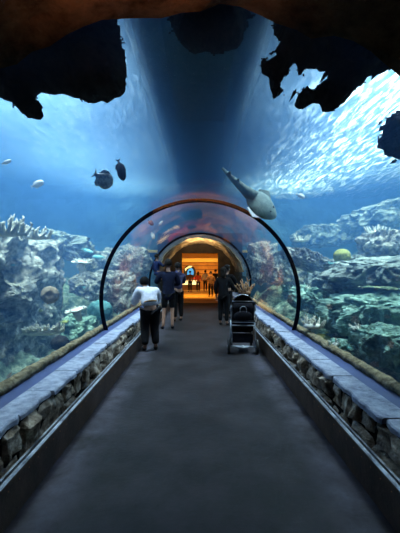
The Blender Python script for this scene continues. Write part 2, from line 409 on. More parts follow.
# near portal: brown rock arch over the start of the tunnel
def rock_arch(y0, y1, r0, r1, seed):
    bm = bmesh.new(); n, ny = 72, 26; rows = []
    for j in range(ny+1):
        t = j/ny; row = []
        yy = y0+(y1-y0)*t
        for i in range(n+1):
            a = -.32+(math.pi+.64)*i/n
            d = .16*fbm((math.cos(a)*2.2+seed, yy*1.7, math.sin(a)*2.2), 1.0, 5)
            e = .10*t**3*fbm((math.cos(a)*3+seed, 7, math.sin(a)*3), 1.0, 3)
            rr = r0+.03+abs(d)*.8
            row.append(bm.verts.new((rr*math.cos(a), yy+(e if j else 0), CZ+rr*math.sin(a))))
        rows.append(row)
    # front face outwards
    for q in range(1, 9):
        row = []
        for i in range(n+1):
            a = -.32+(math.pi+.64)*i/n; rr = r0+(r1-r0)*q/8
            d = fbm((math.cos(a)*rr*1.3+seed, 3, math.sin(a)*rr*1.3), 1.0, 5)
            row.append(bm.verts.new((rr*math.cos(a), y1+.14*d-.04*q, CZ+rr*math.sin(a)+.0)))
        rows.append(row)
    for j in range(len(rows)-1):
        for i in range(n): bm.faces.new((rows[j][i], rows[j][i+1], rows[j+1][i+1], rows[j+1][i]))
    return bm
struct('wall_front', rock_arch(-1.6, 1.66, 1.76, 3.2, 2.0), M['brown_rock'], False)
bm = bmesh.new(); box(bm, -4, 4, -1.75, -1.6, -.4, 4.4); struct('wall_entrance', bm, M['portal'])

# ------------------------------------------------------------------ tank shell, seabed, water
WZ = 4.9
def disp_wall(name, o, ux, uy, nu, nv, amp, seed, m):
    bm = bmesh.new(); o = Vector(o); ux = Vector(ux); uy = Vector(uy); nrm = ux.cross(uy).normalized(); g = []
    for i in range(nu+1):
        row = []
        for j in range(nv+1):
            p = o+ux*(i/nu)+uy*(j/nv); row.append(bm.verts.new(p+nrm*amp*fbm(p+Vector((seed, 0, 0)), .45, 5)))
        g.append(row)
    for i in range(nu):
        for j in range(nv): bm.faces.new((g[i][j], g[i+1][j], g[i+1][j+1], g[i][j+1]))
    return struct(name, bm, m)
disp_wall('wall_tank_left', (-8.6,-1.8,-.6), (0,18.6,0), (0,0,6.2), 90, 34, .5, 3, M['tankwall'])
disp_wall('wall_tank_right', (8.6,-1.8,-.6), (0,18.6,0), (0,0,6.2), 90, 34, .5, 9, M['tankwall'])
disp_wall('wall_tank_end_left', (-8.6,16.2,-.6), (6.9,0,0), (0,0,6.2), 36, 34, .45, 5, M['tankwall'])
disp_wall('wall_tank_end_right', (8.6,16.2,-.6), (-6.9,0,0), (0,0,6.2), 36, 34, .45, 6, M['tankwall'])
disp_wall('wall_tank_end_over', (-2.2,16.25,2.6), (4.4,0,0), (0,0,3), 24, 18, .2, 7, M['tankwall'])

def seabed(sx):
    bm = bmesh.new(); nx, ny = 84, 170; g = []
    for i in range(nx+1):
        row = []
        for j in range(ny+1):
            t = i/nx; x = 1.81+(8.8-1.81)*t; y = 1.0+15.2*j/ny
            if sx > 0: base = -.25+.42*max(0, x-2.4)+.03*y
            else: base = -.30+.22*max(0, x-2.6)+.05*max(0, y-7)
            n1 = fbm((x*sx, y, 4.0), .7, 6); ridge = 1-abs(noise.noise(Vector((x*sx*1.1, y*1.1, 9))))*2
            z = base + (.55*n1+.22*ridge)*min(1, (x-1.8)/.8)
            row.append(bm.verts.new((sx*x, y, min(z, 3.6) if x > 2.0 else min(z, .4))))
        g.append(row)
    for i in range(nx):
        for j in range(ny): bm.faces.new((g[i][j], g[i+1][j], g[i+1][j+1], g[i][j+1]))
    for f in bm.faces: f.normal_update()
    for f in bm.faces:
        if f.normal.z < 0: f.normal_flip()
    return struct('seabed', bm, M['bed'], recalc=False)
seabed(-1); seabed(1)

# water: everything between the tank walls and the acrylic
bm = bmesh.new()
prof = [(-8.7,-.7),(-8.7,WZ),(8.7,WZ),(8.7,-.7),(1.79,-.7),(1.79,LZ-.03)] + [(x, z) for x, z in arch_profile(R+.055, LZ-.02, 48)] + [(-1.79,LZ-.03),(-1.79,-.7)]
A = [bm.verts.new((x, 1.9, z)) for x, z in prof]; B = [bm.verts.new((x, 16.1, z)) for x, z in prof]
for k in range(len(prof)): bm.faces.new((A[k], A[(k+1)%len(prof)], B[(k+1)%len(prof)], B[k]))
bm.faces.new(A[::-1]); bm.faces.new(B)
o = struct('water', bm, M['water'])
bm = bmesh.new(); g = []
for i in range(90):
    row = []
    for j in range(100):
        x = -8.7+17.4*i/89; y = 1.4+15*j/99
        row.append(bm.verts.new((x, y, WZ+.01+.05*fbm((x*1.5+y*.7, y*.6, 1), .8, 3))))
    g.append(row)
for i in range(89):
    for j in range(99): bm.faces.new((g[i][j], g[i+1][j], g[i+1][j+1], g[i][j+1]))
struct('water_surface', bm, M['surface'], True)
# added dark baffle over the tunnel, above the water: keeps the lamps off the middle
bm = bmesh.new()
box(bm, -1.2, -1.1, 1.6, 16.0, 5.5, 8.6); box(bm, 1.1, 1.2, 1.6, 16.0, 5.5, 8.6); box(bm, -1.1, 1.1, 1.6, 16.0, 8.5, 8.6)
struct('ceiling.001', bm, M['portal'])

#@@OBJECTS
# ------------------------------------------------------------------ reef rocks
def boulder(name, c, r, seed, m, label, cat='rock', group=None, **kw):
    bm = rock_bm((0,0,0), r, seed, **kw); o = link(name, bm, m, None, False); o.location = c; return tag(o, label, cat, group)
def facing(u, v, Y, c):                 # direction from the rock's centre to a point of its face
    return tuple(Vector(at(u, v, Y))-Vector(c))
c0 = Vector((-4.75, 6.1, .75))
boulder('reef_rock', c0, (1.85, 2.55, 1.72), 3.3, M['reef'], 'massive pale rock face with hollows and corals, left of the walkway', sub=7, amp=.16, freq=2.8, box_=.55,
        dents=((facing(25,263,5.9,c0), .17, .34), (facing(33,307,5.6,c0), .13, .30), (facing(4,282,5.0,c0), .24, .36), (facing(50,289,6.4,c0), .14, .22),
               (facing(62,246,6.9,c0), .13, .26), (facing(14,345,5.2,c0), .16, .22), (facing(58,339,6.6,c0), .13, .26)))
RS = [ # name-less list of clearly seen boulders: u, v, Y, radii, material, seed, label, rotation
 (62,246,9.5,(.85,1.0,.34),'reef2',1.2,'dark flat-topped rock just behind the massive pale rock face',(0,.15,.2)),
 (104,263,12.0,(.85,.8,.40),'reef',5.1,'layered blue rock ledge under the two turquoise fish',(0,-.1,.1)),
 (92,285,9.2,(.5,.6,.34),'reef',6.4,'rounded blue boulder beside the flat table coral',(0,.2,0)),
 (117,292,10.2,(.52,.6,.62),'reef',8.4,'tall pale boulder beside the left foot of the first joint ring',(0,.1,.4)),
 (80,332,7.2,(.36,.4,.34),'reef3',2.4,'greenish boulder low against the rim, left of the first joint ring',(0,0,.3)),
 (128,262,14.4,(.9,.7,.65),'reef',4.4,'hazy blue rock seen inside the left side of the first joint ring',(0,0,.6)),
 (386,270,5.9,(.85,1.0,.20),'reef2',7.7,'long pale rock slab lying flat on the right-hand reef',(.05,-.10,.25)),
 (390,246,7.4,(.55,.6,.30),'reef',9.9,'knobbly cauliflower-like rock above the long flat slab',(0,.1,.3)),
 (310,262,8.6,(.68,.75,.16),'reef',11.1,'tilted pale slab behind the right side of the first joint ring',(.0,.42,.2)),
 (352,270,6.9,(.34,.5,.26),'reef2',12.7,'rounded blue boulder under the yellow green coral head',(0,.3,.1)),
 (332,285,7.4,(.42,.6,.22),'reef2',13.3,'low sloping rock between the tilted slab and the long flat slab',(0,.35,.2)),
 (383,312,5.2,(.72,.9,.30),'reef3',14.9,'broad mossy rock below the long flat slab',(0,-.15,.25)),
 (340,320,6.3,(.34,.5,.24),'reef3',15.5,'green rock in front of the broad mossy rock',(0,.2,.1)),
 (392,345,4.2,(.36,.5,.24),'reef3',16.2,'dark green boulder close to the acrylic at the right edge',(0,-.1,.2)),
 (347,354,4.6,(.20,.24,.18),'reef3',17.4,'small round green boulder just above the right-hand rim',(0,0,.3)),
 (312,300,7.6,(.42,.6,.30),'reef3',18.4,'green rock at the right foot of the first joint ring',(0,.15,.1)),
 (388,215,10.5,(1.3,1.0,.42),'reef2',19.6,'long shadowy rock ridge high on the right-hand reef',(0,-.28,.1)),
 (326,236,13.2,(1.2,1.0,.42),'reef2',20.6,'hazy rock shelf behind the tilted pale slab',(0,-.08,.1)),
 (285,268,12.0,(.7,.8,.6),'reef',21.3,'hazy upright rock inside the right side of the first joint ring',(0,0,.1)),
 (262,262,14.0,(.6,.7,.8),'reef',22.3,'hazy rock pillar farthest along the right side of the tunnel',(0,0,.1)),
]
for u, v, Y, r, m, s, lab, rot in RS:
    boulder('reef_rock', at(u, v, Y), r, s, M[m], lab, sub=6, amp=.26, freq=2.0, rot=rot, box_=.45)
TAKEN = [(at(u, v, Y).to_2d(), max(r[:2])*.9) for u, v, Y, r, *_ in RS]+[(c0.to_2d(), 2.4)]
rnd = random.Random(77)
for k in range(110):                    # loose boulders over both seabeds
    sx = -1 if k % 5 < 2 else 1
    x = rnd.uniform(2.3, 6.8); y = rnd.uniform(4.5, 14.5)
    s = rnd.uniform(.12, .34)
    if any((Vector((sx*x, y))-q_[0]).length < q_[1]+s for q_ in TAKEN): continue
    TAKEN.append((Vector((sx*x, y)), s*1.3))
    z = (-.25+.42*max(0, x-2.4)+.03*y) if sx > 0 else (-.30+.22*max(0, x-2.6)+.05*max(0, y-7))
    boulder('reef_boulder', (sx*x, y, z+.12), (s*rnd.uniform(.9, 1.5), s*rnd.uniform(.9, 1.5), s*rnd.uniform(.5, .9)), k*1.7, M[rnd.choice(['reef', 'reef2', 'reef3'])],
            'loose craggy boulder on the sloping bed of the right-hand reef' if sx > 0 else 'loose craggy boulder on the low bed of the left-hand reef',
            'rock', 'loose boulders on the right-hand reef' if sx > 0 else 'loose boulders on the left-hand reef', sub=3, amp=.3, freq=1.8, rot=(0, 0, rnd.uniform(0, 3)), box_=.4)

# ------------------------------------------------------------------ rocks lying over the tunnel, coloured near black for their shade
def in_poly(x, y, P):
    c = False; j = len(P)-1
    for i in range(len(P)):
        if (P[i][1] > y) != (P[j][1] > y) and x < (P[j][0]-P[i][0])*(y-P[i][1])/(P[j][1]-P[i][1])+P[i][0]: c = not c
        j = i
    return c
def edge_dist(x, y, P):
    d = 1e9
    for i in range(len(P)):
        ax, ay = P[i-1]; bx, by = P[i]; dx, dy = bx-ax, by-ay
        t = max(0, min(1, ((x-ax)*dx+(y-ay)*dy)/(dx*dx+dy*dy+1e-12))); d = min(d, math.hypot(x-ax-t*dx, y-ay-t*dy))
    return d
def overhang(name, P, Y, depth, seed, m, label, step=2.2):
    """a lumpy rock whose outline is traced; as deep as it is thick, with a craggy front and back"""
    k = Y/F
    Q = [((u-HX)*k, (HY-v)*k) for u, v in P]
    wob = 6.5*k
    xs = [p[0] for p in Q]; zs = [p[1] for p in Q]; s = step*k
    nx = int((max(xs)-min(xs))/s)+3; nz = int((max(zs)-min(zs))/s)+3; x0, z0 = min(xs)-s, min(zs)-s
    ins = {(i, j) for i in range(nx) for j in range(nz) if in_poly(x0+(i+.5)*s+wob*fbm((i*s*20, j*s*20, seed), 1.0, 4), z0+(j+.5)*s+wob*fbm((i*s*20, j*s*20, seed+9), 1.0, 4), Q)}
    bm = bmesh.new(); FV, BV = {}, {}
    def vert(i, j):
        if (i, j) in FV: return
        x, z = x0+i*s, z0+j*s
        inner = all((i-a, j-b) in ins for a in (0, 1) for b in (0, 1))
        jx = .35*s*noise.noise(Vector((x*9, z*9, seed))); jz = .35*s*noise.noise(Vector((x*9, z*9, seed+4)))
        if not inner:
            FV[(i, j)] = BV[(i, j)] = bm.verts.new((x+jx, Y, z+jz+EYE)); return
        t = math.sqrt(min(1, edge_dist(x, z, Q)/(.35*depth/2+.12)))*depth/2
        n1 = .3*depth*fbm((x*3, z*3, seed), 1.0, 5); n2 = .22*depth*fbm((x*3, z*3, seed+20), 1.0, 5)
        FV[(i, j)] = bm.verts.new((x+jx, Y-max(.01, t+n1), z+jz+EYE)); BV[(i, j)] = bm.verts.new((x+jx, Y+max(.01, t*1.2+n2), z+jz+EYE))
    for (i, j) in ins:
        q = [(i, j), (i+1, j), (i+1, j+1), (i, j+1)]
        for c in q: vert(*c)
        bm.faces.new([FV[c] for c in q])
        if len({BV[c] for c in q}-{FV[c] for c in q}): bm.faces.new([BV[c] for c in q[::-1]])
    o = link(name, bm, m); return tag(o, label, 'rock')
PL = [(-40,88),(-15,90),(0,95),(8,100),(20,113),(30,117),(37,114),(39,108),(34,97),(31,91),(35,87),(50,84),(60,87),(68,93),(76,94),(80,98),(88,97),(95,95),(102,98),(110,96),(120,92),(125,84),(124,74),(126,60),(122,45),(119,30),(115,12),(100,-6),(60,-30),(-40,-30)]
overhang('overhanging_rock', PL, 2.75, .55, 1.0, M['shade_black_rock'], 'shade-dark craggy rock lying over the tunnel roof, upper left', 1.5)
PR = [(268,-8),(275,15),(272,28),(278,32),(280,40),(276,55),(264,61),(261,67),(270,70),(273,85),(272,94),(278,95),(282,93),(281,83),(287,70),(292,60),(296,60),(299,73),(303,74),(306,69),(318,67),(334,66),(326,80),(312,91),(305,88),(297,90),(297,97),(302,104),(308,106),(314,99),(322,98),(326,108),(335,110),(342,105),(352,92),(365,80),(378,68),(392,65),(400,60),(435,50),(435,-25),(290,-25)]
overhang('overhanging_rock', PR, 2.75, .5, 5.0, M['shade_black_rock'], 'shade-dark jagged rock with drooping lobes over the tunnel roof, upper right', 1.4)
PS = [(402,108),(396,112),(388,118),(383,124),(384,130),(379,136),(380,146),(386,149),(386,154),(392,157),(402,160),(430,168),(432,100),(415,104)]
overhang('overhanging_rock', PS, 3.6, .4, 8.0, M['shade_black_rock'], 'small shade-dark rock against the acrylic at the right edge, below the lobed one', 1.4)
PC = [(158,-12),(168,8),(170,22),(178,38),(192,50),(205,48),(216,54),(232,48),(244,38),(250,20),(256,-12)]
overhang('overhanging_rock', PC, 3.2, .5, 11.0, M['shade_black_rock'], 'dim dark rock over the middle of the tunnel roof', 2.2)

# ------------------------------------------------------------------ corals
def staghorn(c, w_, h, n, seed, m, label, lean=(0, 0, 0), r0=.028, cat='coral', name='staghorn_coral'):
    rnd = random.Random(seed); bm = bmesh.new()
    for k in range(n):
        a = rnd.uniform(0, 2*math.pi); q = math.sqrt(rnd.random())
        b = Vector((w_*q*math.cos(a), .6*w_*q*math.sin(a), 0)); d = Vector((b.x*.7/w_, b.y*.7/w_, 1))+Vector(lean)+Vector((rnd.uniform(-.3,.3), rnd.uniform(-.3,.3), 0)); d.normalize()
        L = h*rnd.uniform(.6, 1.1)*(1-.3*q); p1 = b+d*L*.5; p2 = p1+(d+Vector((rnd.uniform(-.3,.3), rnd.uniform(-.2,.2), .2))).normalized()*L*.5
        tube(bm, [b-d*.05, b, p1, p2], [r0*1.2, r0*1.1, r0*.85, r0*.35], 6)
        for _ in range(3):
            t = rnd.uniform(.3, .9); s0 = b.lerp(p1, t) if rnd.random() < .5 else p1.lerp(p2, t)
            e = (d+Vector((rnd.uniform(-1,1), rnd.uniform(-1,1), rnd.uniform(0,.5)))).normalized(); tube(bm, [s0, s0+e*L*.16, s0+e*L*.30+Vector((0,0,L*.06))], [r0*.7, r0*.55, r0*.2], 5)
    blob(bm, (0,0,-.02), (w_*.8, w_*.5, .05), 2)
    o = link(name, bm, m, None, True); o.location = c; return tag(o, label, cat)
def table_coral(c, w_, seed, m, label, rot=(0,0,0), fingers=40, fh=.05):
    rnd = random.Random(seed); bm = bmesh.new()
    vs = blob(bm, (0,0,0), (w_, w_*.7, .035), 3)
    for v in vs: v.co += Vector((0, 0, .02*fbm(v.co+Vector((seed,0,0)), 9, 3))); v.co.x *= 1+.15*noise.noise(v.co*6)
    for k in range(fingers):
        a = rnd.uniform(0, 2*math.pi); q = math.sqrt(rnd.random())*.95; b = Vector((w_*q*math.cos(a), w_*.7*q*math.sin(a), .02))
        tube(bm, [b, b+Vector((rnd.uniform(-.02,.02), rnd.uniform(-.02,.02), fh*rnd.uniform(.6,1.3)))], [.014, .006], 5)
    tube(bm, [(0,0,-.22), (0,0,-.02)], [.05, .09], 8)
    o = link('table_coral', bm, m, None, True); o.location = c; o.rotation_euler = rot; return tag(o, label, 'coral')
def brain_coral(name, c, r, seed, m, label, mouth=None, sub=4):
    bm = bmesh.new(); vs = blob(bm, (0,0,0), r, sub)
    for v in vs:
        d = v.co.normalized(); n = abs(noise.noise(d*5+Vector((seed,0,0))))
        k = 1-.10*(1-min(1, n*5))+.05*noise.noise(d*2+Vector((0,seed,0)))
        if mouth:
            a = d.angle(Vector(mouth).normalized())
            if a < .55: k -= .45*(1-(a/.55)**2)
        v.co *= k
    o = link(name, bm, m, None, True); o.location = c; return tag(o, label, 'coral')
def finger_coral(c, n, L, seed, m, label, rz=0.0):
    """a shelf of stubby fingers growing sideways and up from the rock"""
    rnd = random.Random(seed); bm = bmesh.new()
    for k in range(n):
        x = (k/(n-1)-.5)*L; b = Vector((x, 0, -.02+.02*rnd.random()))
        for q in range(3):
            d = Vector((rnd.uniform(-.3,.3), -.5-.4*q*rnd.random(), 1-.35*q)).normalized(); h = rnd.uniform(.07,.13)
            tube(bm, [b-d*.03, b+d*h*.6, b+d*h], [.022, .018, .008], 6)
    blob(bm, (0,.02,-.04), (L*.52, .09, .05), 3)
    o = link('finger_coral', bm, m, None, True); o.location = c; o.rotation_euler = (0,0,rz); return tag(o, label, 'coral')
staghorn(at(8,232,5.1), .34, .26, 34, 1, M['coral_white'], 'white branching staghorn coral on top of the massive pale rock', (.2,-.2,0))
staghorn(at(36,236,5.9), .26, .18, 22, 2, M['coral_white'], 'smaller white staghorn coral right of the large one on the pale rock', (.3,-.2,0), .024)
table_coral(at(82,262,7.6), .24, 3, M['coral_white'], 'pale fringed coral jutting out from the right flank of the pale rock', (.12,.05,0))
table_coral(at(76,310,6.4), .22, 4, M['coral_white'], 'flat cream table coral low on the right flank of the pale rock', (.15,-.25,0), 24, .03)
brain_coral('tube_sponge', at(50,295,5.75), (.155,.12,.15), 2.0, M['coral_tan'], 'round tan sponge with a dark opening, in the middle of the pale rock', (.3,-1,.1))
finger_coral(at(44,330,5.3), 15, .56, 6, M['coral_white'], 'white row of finger coral low on the pale rock', .35)
brain_coral('brain_coral', at(60,343,5.7), (.15,.13,.13), 5.0, M['coral_dark'], 'dark round coral in a hollow below the white finger coral')
brain_coral('brain_coral', at(342,256,6.6), (.165,.16,.14), 7.0, M['coral_yellow'], 'yellow green coral head on the right-hand reef')
brain_coral('mound_coral', at(100,310,8.2), (.30,.28,.24), 9.0, M['coral_cyan'], 'turquoise mound coral left of the first joint ring foot')
staghorn(at(313,325,5.6), .20, .16, 18, 9, M['coral_white'], 'pale branching coral beside the right foot of the first joint ring', (0,0,0), .016)
staghorn(at(366,340,4.7), .15, .10, 12, 12, M['coral_cyan'], 'small turquoise branching coral low on the right-hand reef', (0,0,0), .014)
staghorn(at(291,290,8.8), .24, .20, 16, 13, M['coral_cyan'], 'turquoise branching coral seen inside the right side of the joint ring', (0,0,0), .02)
staghorn(at(246,292,8.6), .16, .30, 12, 15, M['coral_orange'], 'orange branching coral just above the stroller', (0,0,0), .024)
staghorn(at(378,232,8.4), .3, .2, 16, 17, M['coral_white'], 'pale branching coral on the high right-hand rocks', (0,0,0), .026)
staghorn(at(300,240,10.5), .3, .2, 16, 18, M['coral_white'], 'hazy pale coral behind the right top of the joint ring', (0,0,0), .026)
brain_coral('mound_coral', at(322,340,5.6), (.16,.2,.10), 12.0, M['coral_yellow'], 'small yellow green mound coral near the right-hand rim')

rnd = random.Random(31)
bpy.context.view_layer.update(); dgr = bpy.context.evaluated_depsgraph_get()
tufts = []
for kk in range(4):
    t_ = staghorn((0,0,-50-kk), .09, .09, 9, 40+kk, M[['coral_white','coral_cyan','coral_tan','coral_yellow'][kk]], 'x', (0,0,0), .011, name='coral_tuft'); tufts.append(t_)
TCOL = ['pale', 'turquoise', 'tan', 'yellow green']; used = [False]*4; TT = []
for k in range(60):
    u = rnd.uniform(296, 398) if k % 5 < 3 else rnd.uniform(4, 104); v = rnd.uniform(262, 382)
    d = Vector(((u-HX)/F, 1, (HY-v)/F)).normalized(); o_ = Vector((0, 0, EYE)); hit = None
    for _ in range(6):
        ok, loc, nr, ix, ob, mw_ = sc.ray_cast(dgr, o_, d)
        if not ok: break
        if ob.name.split('.')[0] in ('reef_rock', 'seabed', 'reef_boulder'): hit = (loc, nr); break
        if ob.name.split('.')[0] not in ('window_1', 'window_2', 'water', 'water_surface'): break
        o_ = loc+d*.01
    if not hit or any((hit[0]-q_).length < .24 for q_ in TT): continue
    TT.append(hit[0].copy()); kk = rnd.choice([0,0,0,1,2,2,3])
    o = tufts[kk] if not used[kk] else tufts[kk].copy()
    if used[kk]: COL.objects.link(o)
    used[kk] = True; o.location = hit[0]; nn = hit[1] if hit[1].dot(d) < 0 else -hit[1]
    o.rotation_euler = (nn+Vector((0,0,.8))).normalized().to_track_quat('Z', 'Y').to_euler(); z_ = rnd.uniform(.45, .95); o.scale = (z_, z_, z_*rnd.uniform(.6, 1))
    sd = 'right-hand' if u > 200 else 'left-hand'
    tag(o, 'small %s coral tuft growing among the rocks of the %s reef' % (TCOL[kk], sd), 'coral', '%s coral tufts on the %s reef' % (TCOL[kk], sd))
for kk in range(4):
    if not used[kk]: bpy.data.objects.remove(tufts[kk])

# ------------------------------------------------------------------ fish
def fin_bm(pts, t=.004):
    bm = bmesh.new(); A = [bm.verts.new((x, -t, z)) for x, z in pts]; B = [bm.verts.new((x, t, z)) for x, z in pts]
    bm.faces.new(A); bm.faces.new(B[::-1])
    for k in range(len(pts)): bm.faces.new((A[k], B[k], B[(k+1)%len(pts)], A[(k+1)%len(pts)]))
    return bm
def fish(c, L, H, T, m, mf, label, rot, name='fish', group=None):
    """swims towards +x of its own frame"""
    e = empty(name, c, 0, label, 'fish', group); e.rotation_euler = rot
    bm = bmesh.new(); n, seg = 16, 16; prof = []
    rings = []
    for i in range(n+1):
        t = i/n; x = L*(.42-.84*t); f = math.sin(math.pi*min(1, t**.75))**.75 if 0 < t < 1 else 0
        f = max(f, .16 if t > .5 else .02)
        rings.append([bm.verts.new((x, T/2*f*math.cos(2*math.pi*k/seg), H/2*f*math.sin(2*math.pi*k/seg))) for k in range(seg)])
    for i in range(n):
        for k in range(seg): bm.faces.new((rings[i][k], rings[i][(k+1)%seg], rings[i+1][(k+1)%seg], rings[i+1][k]))
    bm.faces.new(rings[0]); bm.faces.new(rings[-1][::-1])
    link('body', bm, m, e, True)
    q = .06*L/.25
    link('tail_fin', fin_bm([(-L*.38, H*.06), (-L*.52, H*.32), (-L*.47, 0), (-L*.52, -H*.32), (-L*.38, -H*.06)], T*.04), mf, e)
    link('dorsal_fin', fin_bm([(L*.15, H*.40), (0, H*.60), (-L*.22, H*.52), (-L*.33, H*.18), (-L*.1, H*.34)], T*.04), mf, e)
    link('anal_fin', fin_bm([(-L*.02, -H*.42), (-L*.14, -H*.58), (-L*.28, -H*.45), (-L*.33, -H*.16)], T*.04), mf, e)
    for s in (-1, 1):
        bm = bmesh.new(); blob(bm, (L*.30, s*T*.33, H*.08), (L*.028, T*.08, L*.028), 2); link('eye', bm, M['coral_dark'], e, True)
        o = link('pectoral_fin', fin_bm([(L*.14, 0), (-L*.02, H*.10), (-L*.05, -H*.06)], T*.03), mf, e); o.location = (0, s*T*.46, -H*.05); o.rotation_euler = (0, 0, -s*.35)
    return e
M['fish_black'] = mat('black fish skin', (.006,.008,.02), .6, .3, color2=(.02,.03,.06), scale=20)
M['fish_grey'] = mat('silvery grey fish skin', (.14,.16,.19), .55, .4, color2=(.55,.58,.6), scale=14, lo=.4, hi=.6)
M['fish_pale'] = mat('pale fish skin', (.50,.52,.5), .5, .4, color2=(.75,.75,.7), scale=12)
M['fish_cyan'] = mat('turquoise fish skin', (.15,.62,.66), .5, .4, color2=(.5,.85,.85), scale=12)
M['fish_green'] = mat('grey green ray skin', (.10,.14,.13), .7, .3, color2=(.17,.23,.20), scale=9)
fish(at(121,171,4.35), .31, .11, .07, M['fish_black'], M['fish_black'], 'black slender fish swimming nose down above the left side', (0, math.radians(75), 0))
fish(at(104,180,4.5), .30, .22, .10, M['fish_grey'], M['fish_grey'], 'round silvery grey fish beside the black fish', (.3, math.radians(28), .5))
fish(at(38,184,5.6), .24, .11, .06, M['fish_pale'], M['fish_pale'], 'small pale fish alone in the open water at left', (.1, math.radians(-28), .2))
fish(at(151,223,8.6), .20, .10, .06, M['fish_black'], M['fish_black'], 'small dark fish just inside the top left of the first joint ring', (0, math.radians(45), 0))
fish(at(161,223,8.8), .18, .06, .04, M['fish_pale'], M['fish_pale'], 'tiny pale fish just right of the small dark fish', (0, math.radians(-50), 0))
fish(at(153,236,9.0), .22, .09, .05, M['fish_pale'], M['fish_pale'], 'tiny pale fish below the small dark fish', (0, math.radians(70), 0))
fish(at(88,251,8.6), .34, .09, .06, M['fish_cyan'], M['fish_cyan'], 'upper turquoise fish right of the massive pale rock', (0, math.radians(20), 0))
fish(at(98,257,8.8), .36, .10, .06, M['fish_cyan'], M['fish_cyan'], 'lower turquoise fish right of the massive pale rock', (0, math.radians(-4), math.pi))
fish(at(101,271,9.0), .30, .07, .05, M['fish_pale'], M['fish_pale'], 'slim pale fish below the two turquoise fish', (0, 0, 0))
fish(at(7,162,5.0), .16, .06, .04, M['fish_pale'], M['fish_pale'], 'tiny pale fish at the very left edge', (0, -.4, 0))
fish(at(301,196,6.6), .20, .09, .05, M['fish_pale'], M['fish_pale'], 'tiny pale fish right of the large grey green ray', (0, .5, 0))

# ray gliding over the arch
def ray(c, rot, s):
    e = empty('guitarfish', c, 0, 'large grey green ray gliding over the right side of the arch', 'ray'); e.rotation_euler = rot
    bm = bmesh.new(); vs = blob(bm, (0,0,0), (.34*s, .30*s, .075*s), 4)
    for v in vs:
        q = math.hypot(v.co.x/(.34*s), v.co.y/(.30*s)); v.co.z += .05*s*(1-q*q)
        if v.co.x > 0: v.co.y *= 1-.35*(v.co.x/(.34*s))
    link('body', bm, M['fish_green'], e, True)
    bm = bmesh.new(); tube(bm, [(-.22*s,0,.03*s), (-.45*s,0,.03*s), (-.75*s,.02*s,.03*s), (-1.0*s,.05*s,.04*s)], [.13*s, .085*s, .05*s, .02*s], 14); link('tail', bm, M['fish_green'], e, True)
    for x in (-.55, -.75):
        link('dorsal_fin', fin_bm([(x*s, .02), ((x-.10)*s, .16*s), ((x-.14)*s, .03)], .006), M['fish_green'], e)
    for sgn in (-1, 1):
        bm = fin_bm([(.12*s, 0), (-.05*s, .16*s), (-.22*s, .05*s), (-.2*s, 0)], .008); o = link('pectoral_fin', bm, M['fish_pale'] if sgn < 0 else M['fish_green'], e)
        o.location = (0, sgn*.24*s, 0); o.rotation_euler = (-sgn*math.radians(80), 0, 0)
        if sgn < 0: o['label'] = 'white fin tip'
        bm = bmesh.new(); blob(bm, (.17*s, sgn*.07*s, .10*s), (.018*s, .018*s, .014*s), 2); link('eye', bm, M['coral_dark'], e, True)
ray(at(262,206,5.95), (math.radians(62), math.radians(38), math.radians(8)), .95)

# ------------------------------------------------------------------ people
def skin_obj(name, V, E, m, parent, root=0, sub=2):
    """V: list of (point, radius); a skin grown along the edges"""
    bm = bmesh.new(); ly = bm.verts.layers.skin.verify(); vs = [bm.verts.new(p) for p, r in V]
    for a, b in E: bm.edges.new((vs[a], vs[b]))
    for v, (p, r) in zip(vs, V):
        rr = r if isinstance(r, tuple) else (r, r)
        v[ly].radius = rr; v[ly].use_root = False
    vs[root][ly].use_root = True
    me = bpy.data.meshes.new(name); bm.to_mesh(me); bm.free(); me.materials.append(m)
    o = bpy.data.objects.new(name, me); COL.objects.link(o); o.parent = parent
    sk = o.modifiers.new('skin', 'SKIN'); sk.use_smooth_shade = True; sk.branch_smoothing = .6
    ss = o.modifiers.new('smooth', 'SUBSURF'); ss.levels = sub; ss.render_levels = sub
    return o
BASE = dict(pelvis=(0,0,.96), belly=(0,0,1.12), chest=(0,.0,1.32), neck=(0,-.005,1.475), head0=(0,.005,1.55), head1=(0,.015,1.635), head2=(0,.01,1.70),
            shL=(-.175,0,1.40), elL=(-.25,-.02,1.13), wrL=(-.25,.08,.90), shR=(.175,0,1.40), elR=(.25,-.02,1.13), wrR=(.25,.08,.90),
            hipL=(-.09,0,.90), knL=(-.10,.02,.50), anL=(-.10,-.02,.09), toL=(-.12,.13,.035), hipR=(.09,0,.90), knR=(.10,.02,.50), anR=(.10,-.02,.09), toR=(.12,.13,.035))
M['skin'] = mat('skin', (.28,.15,.10), .6, .4)
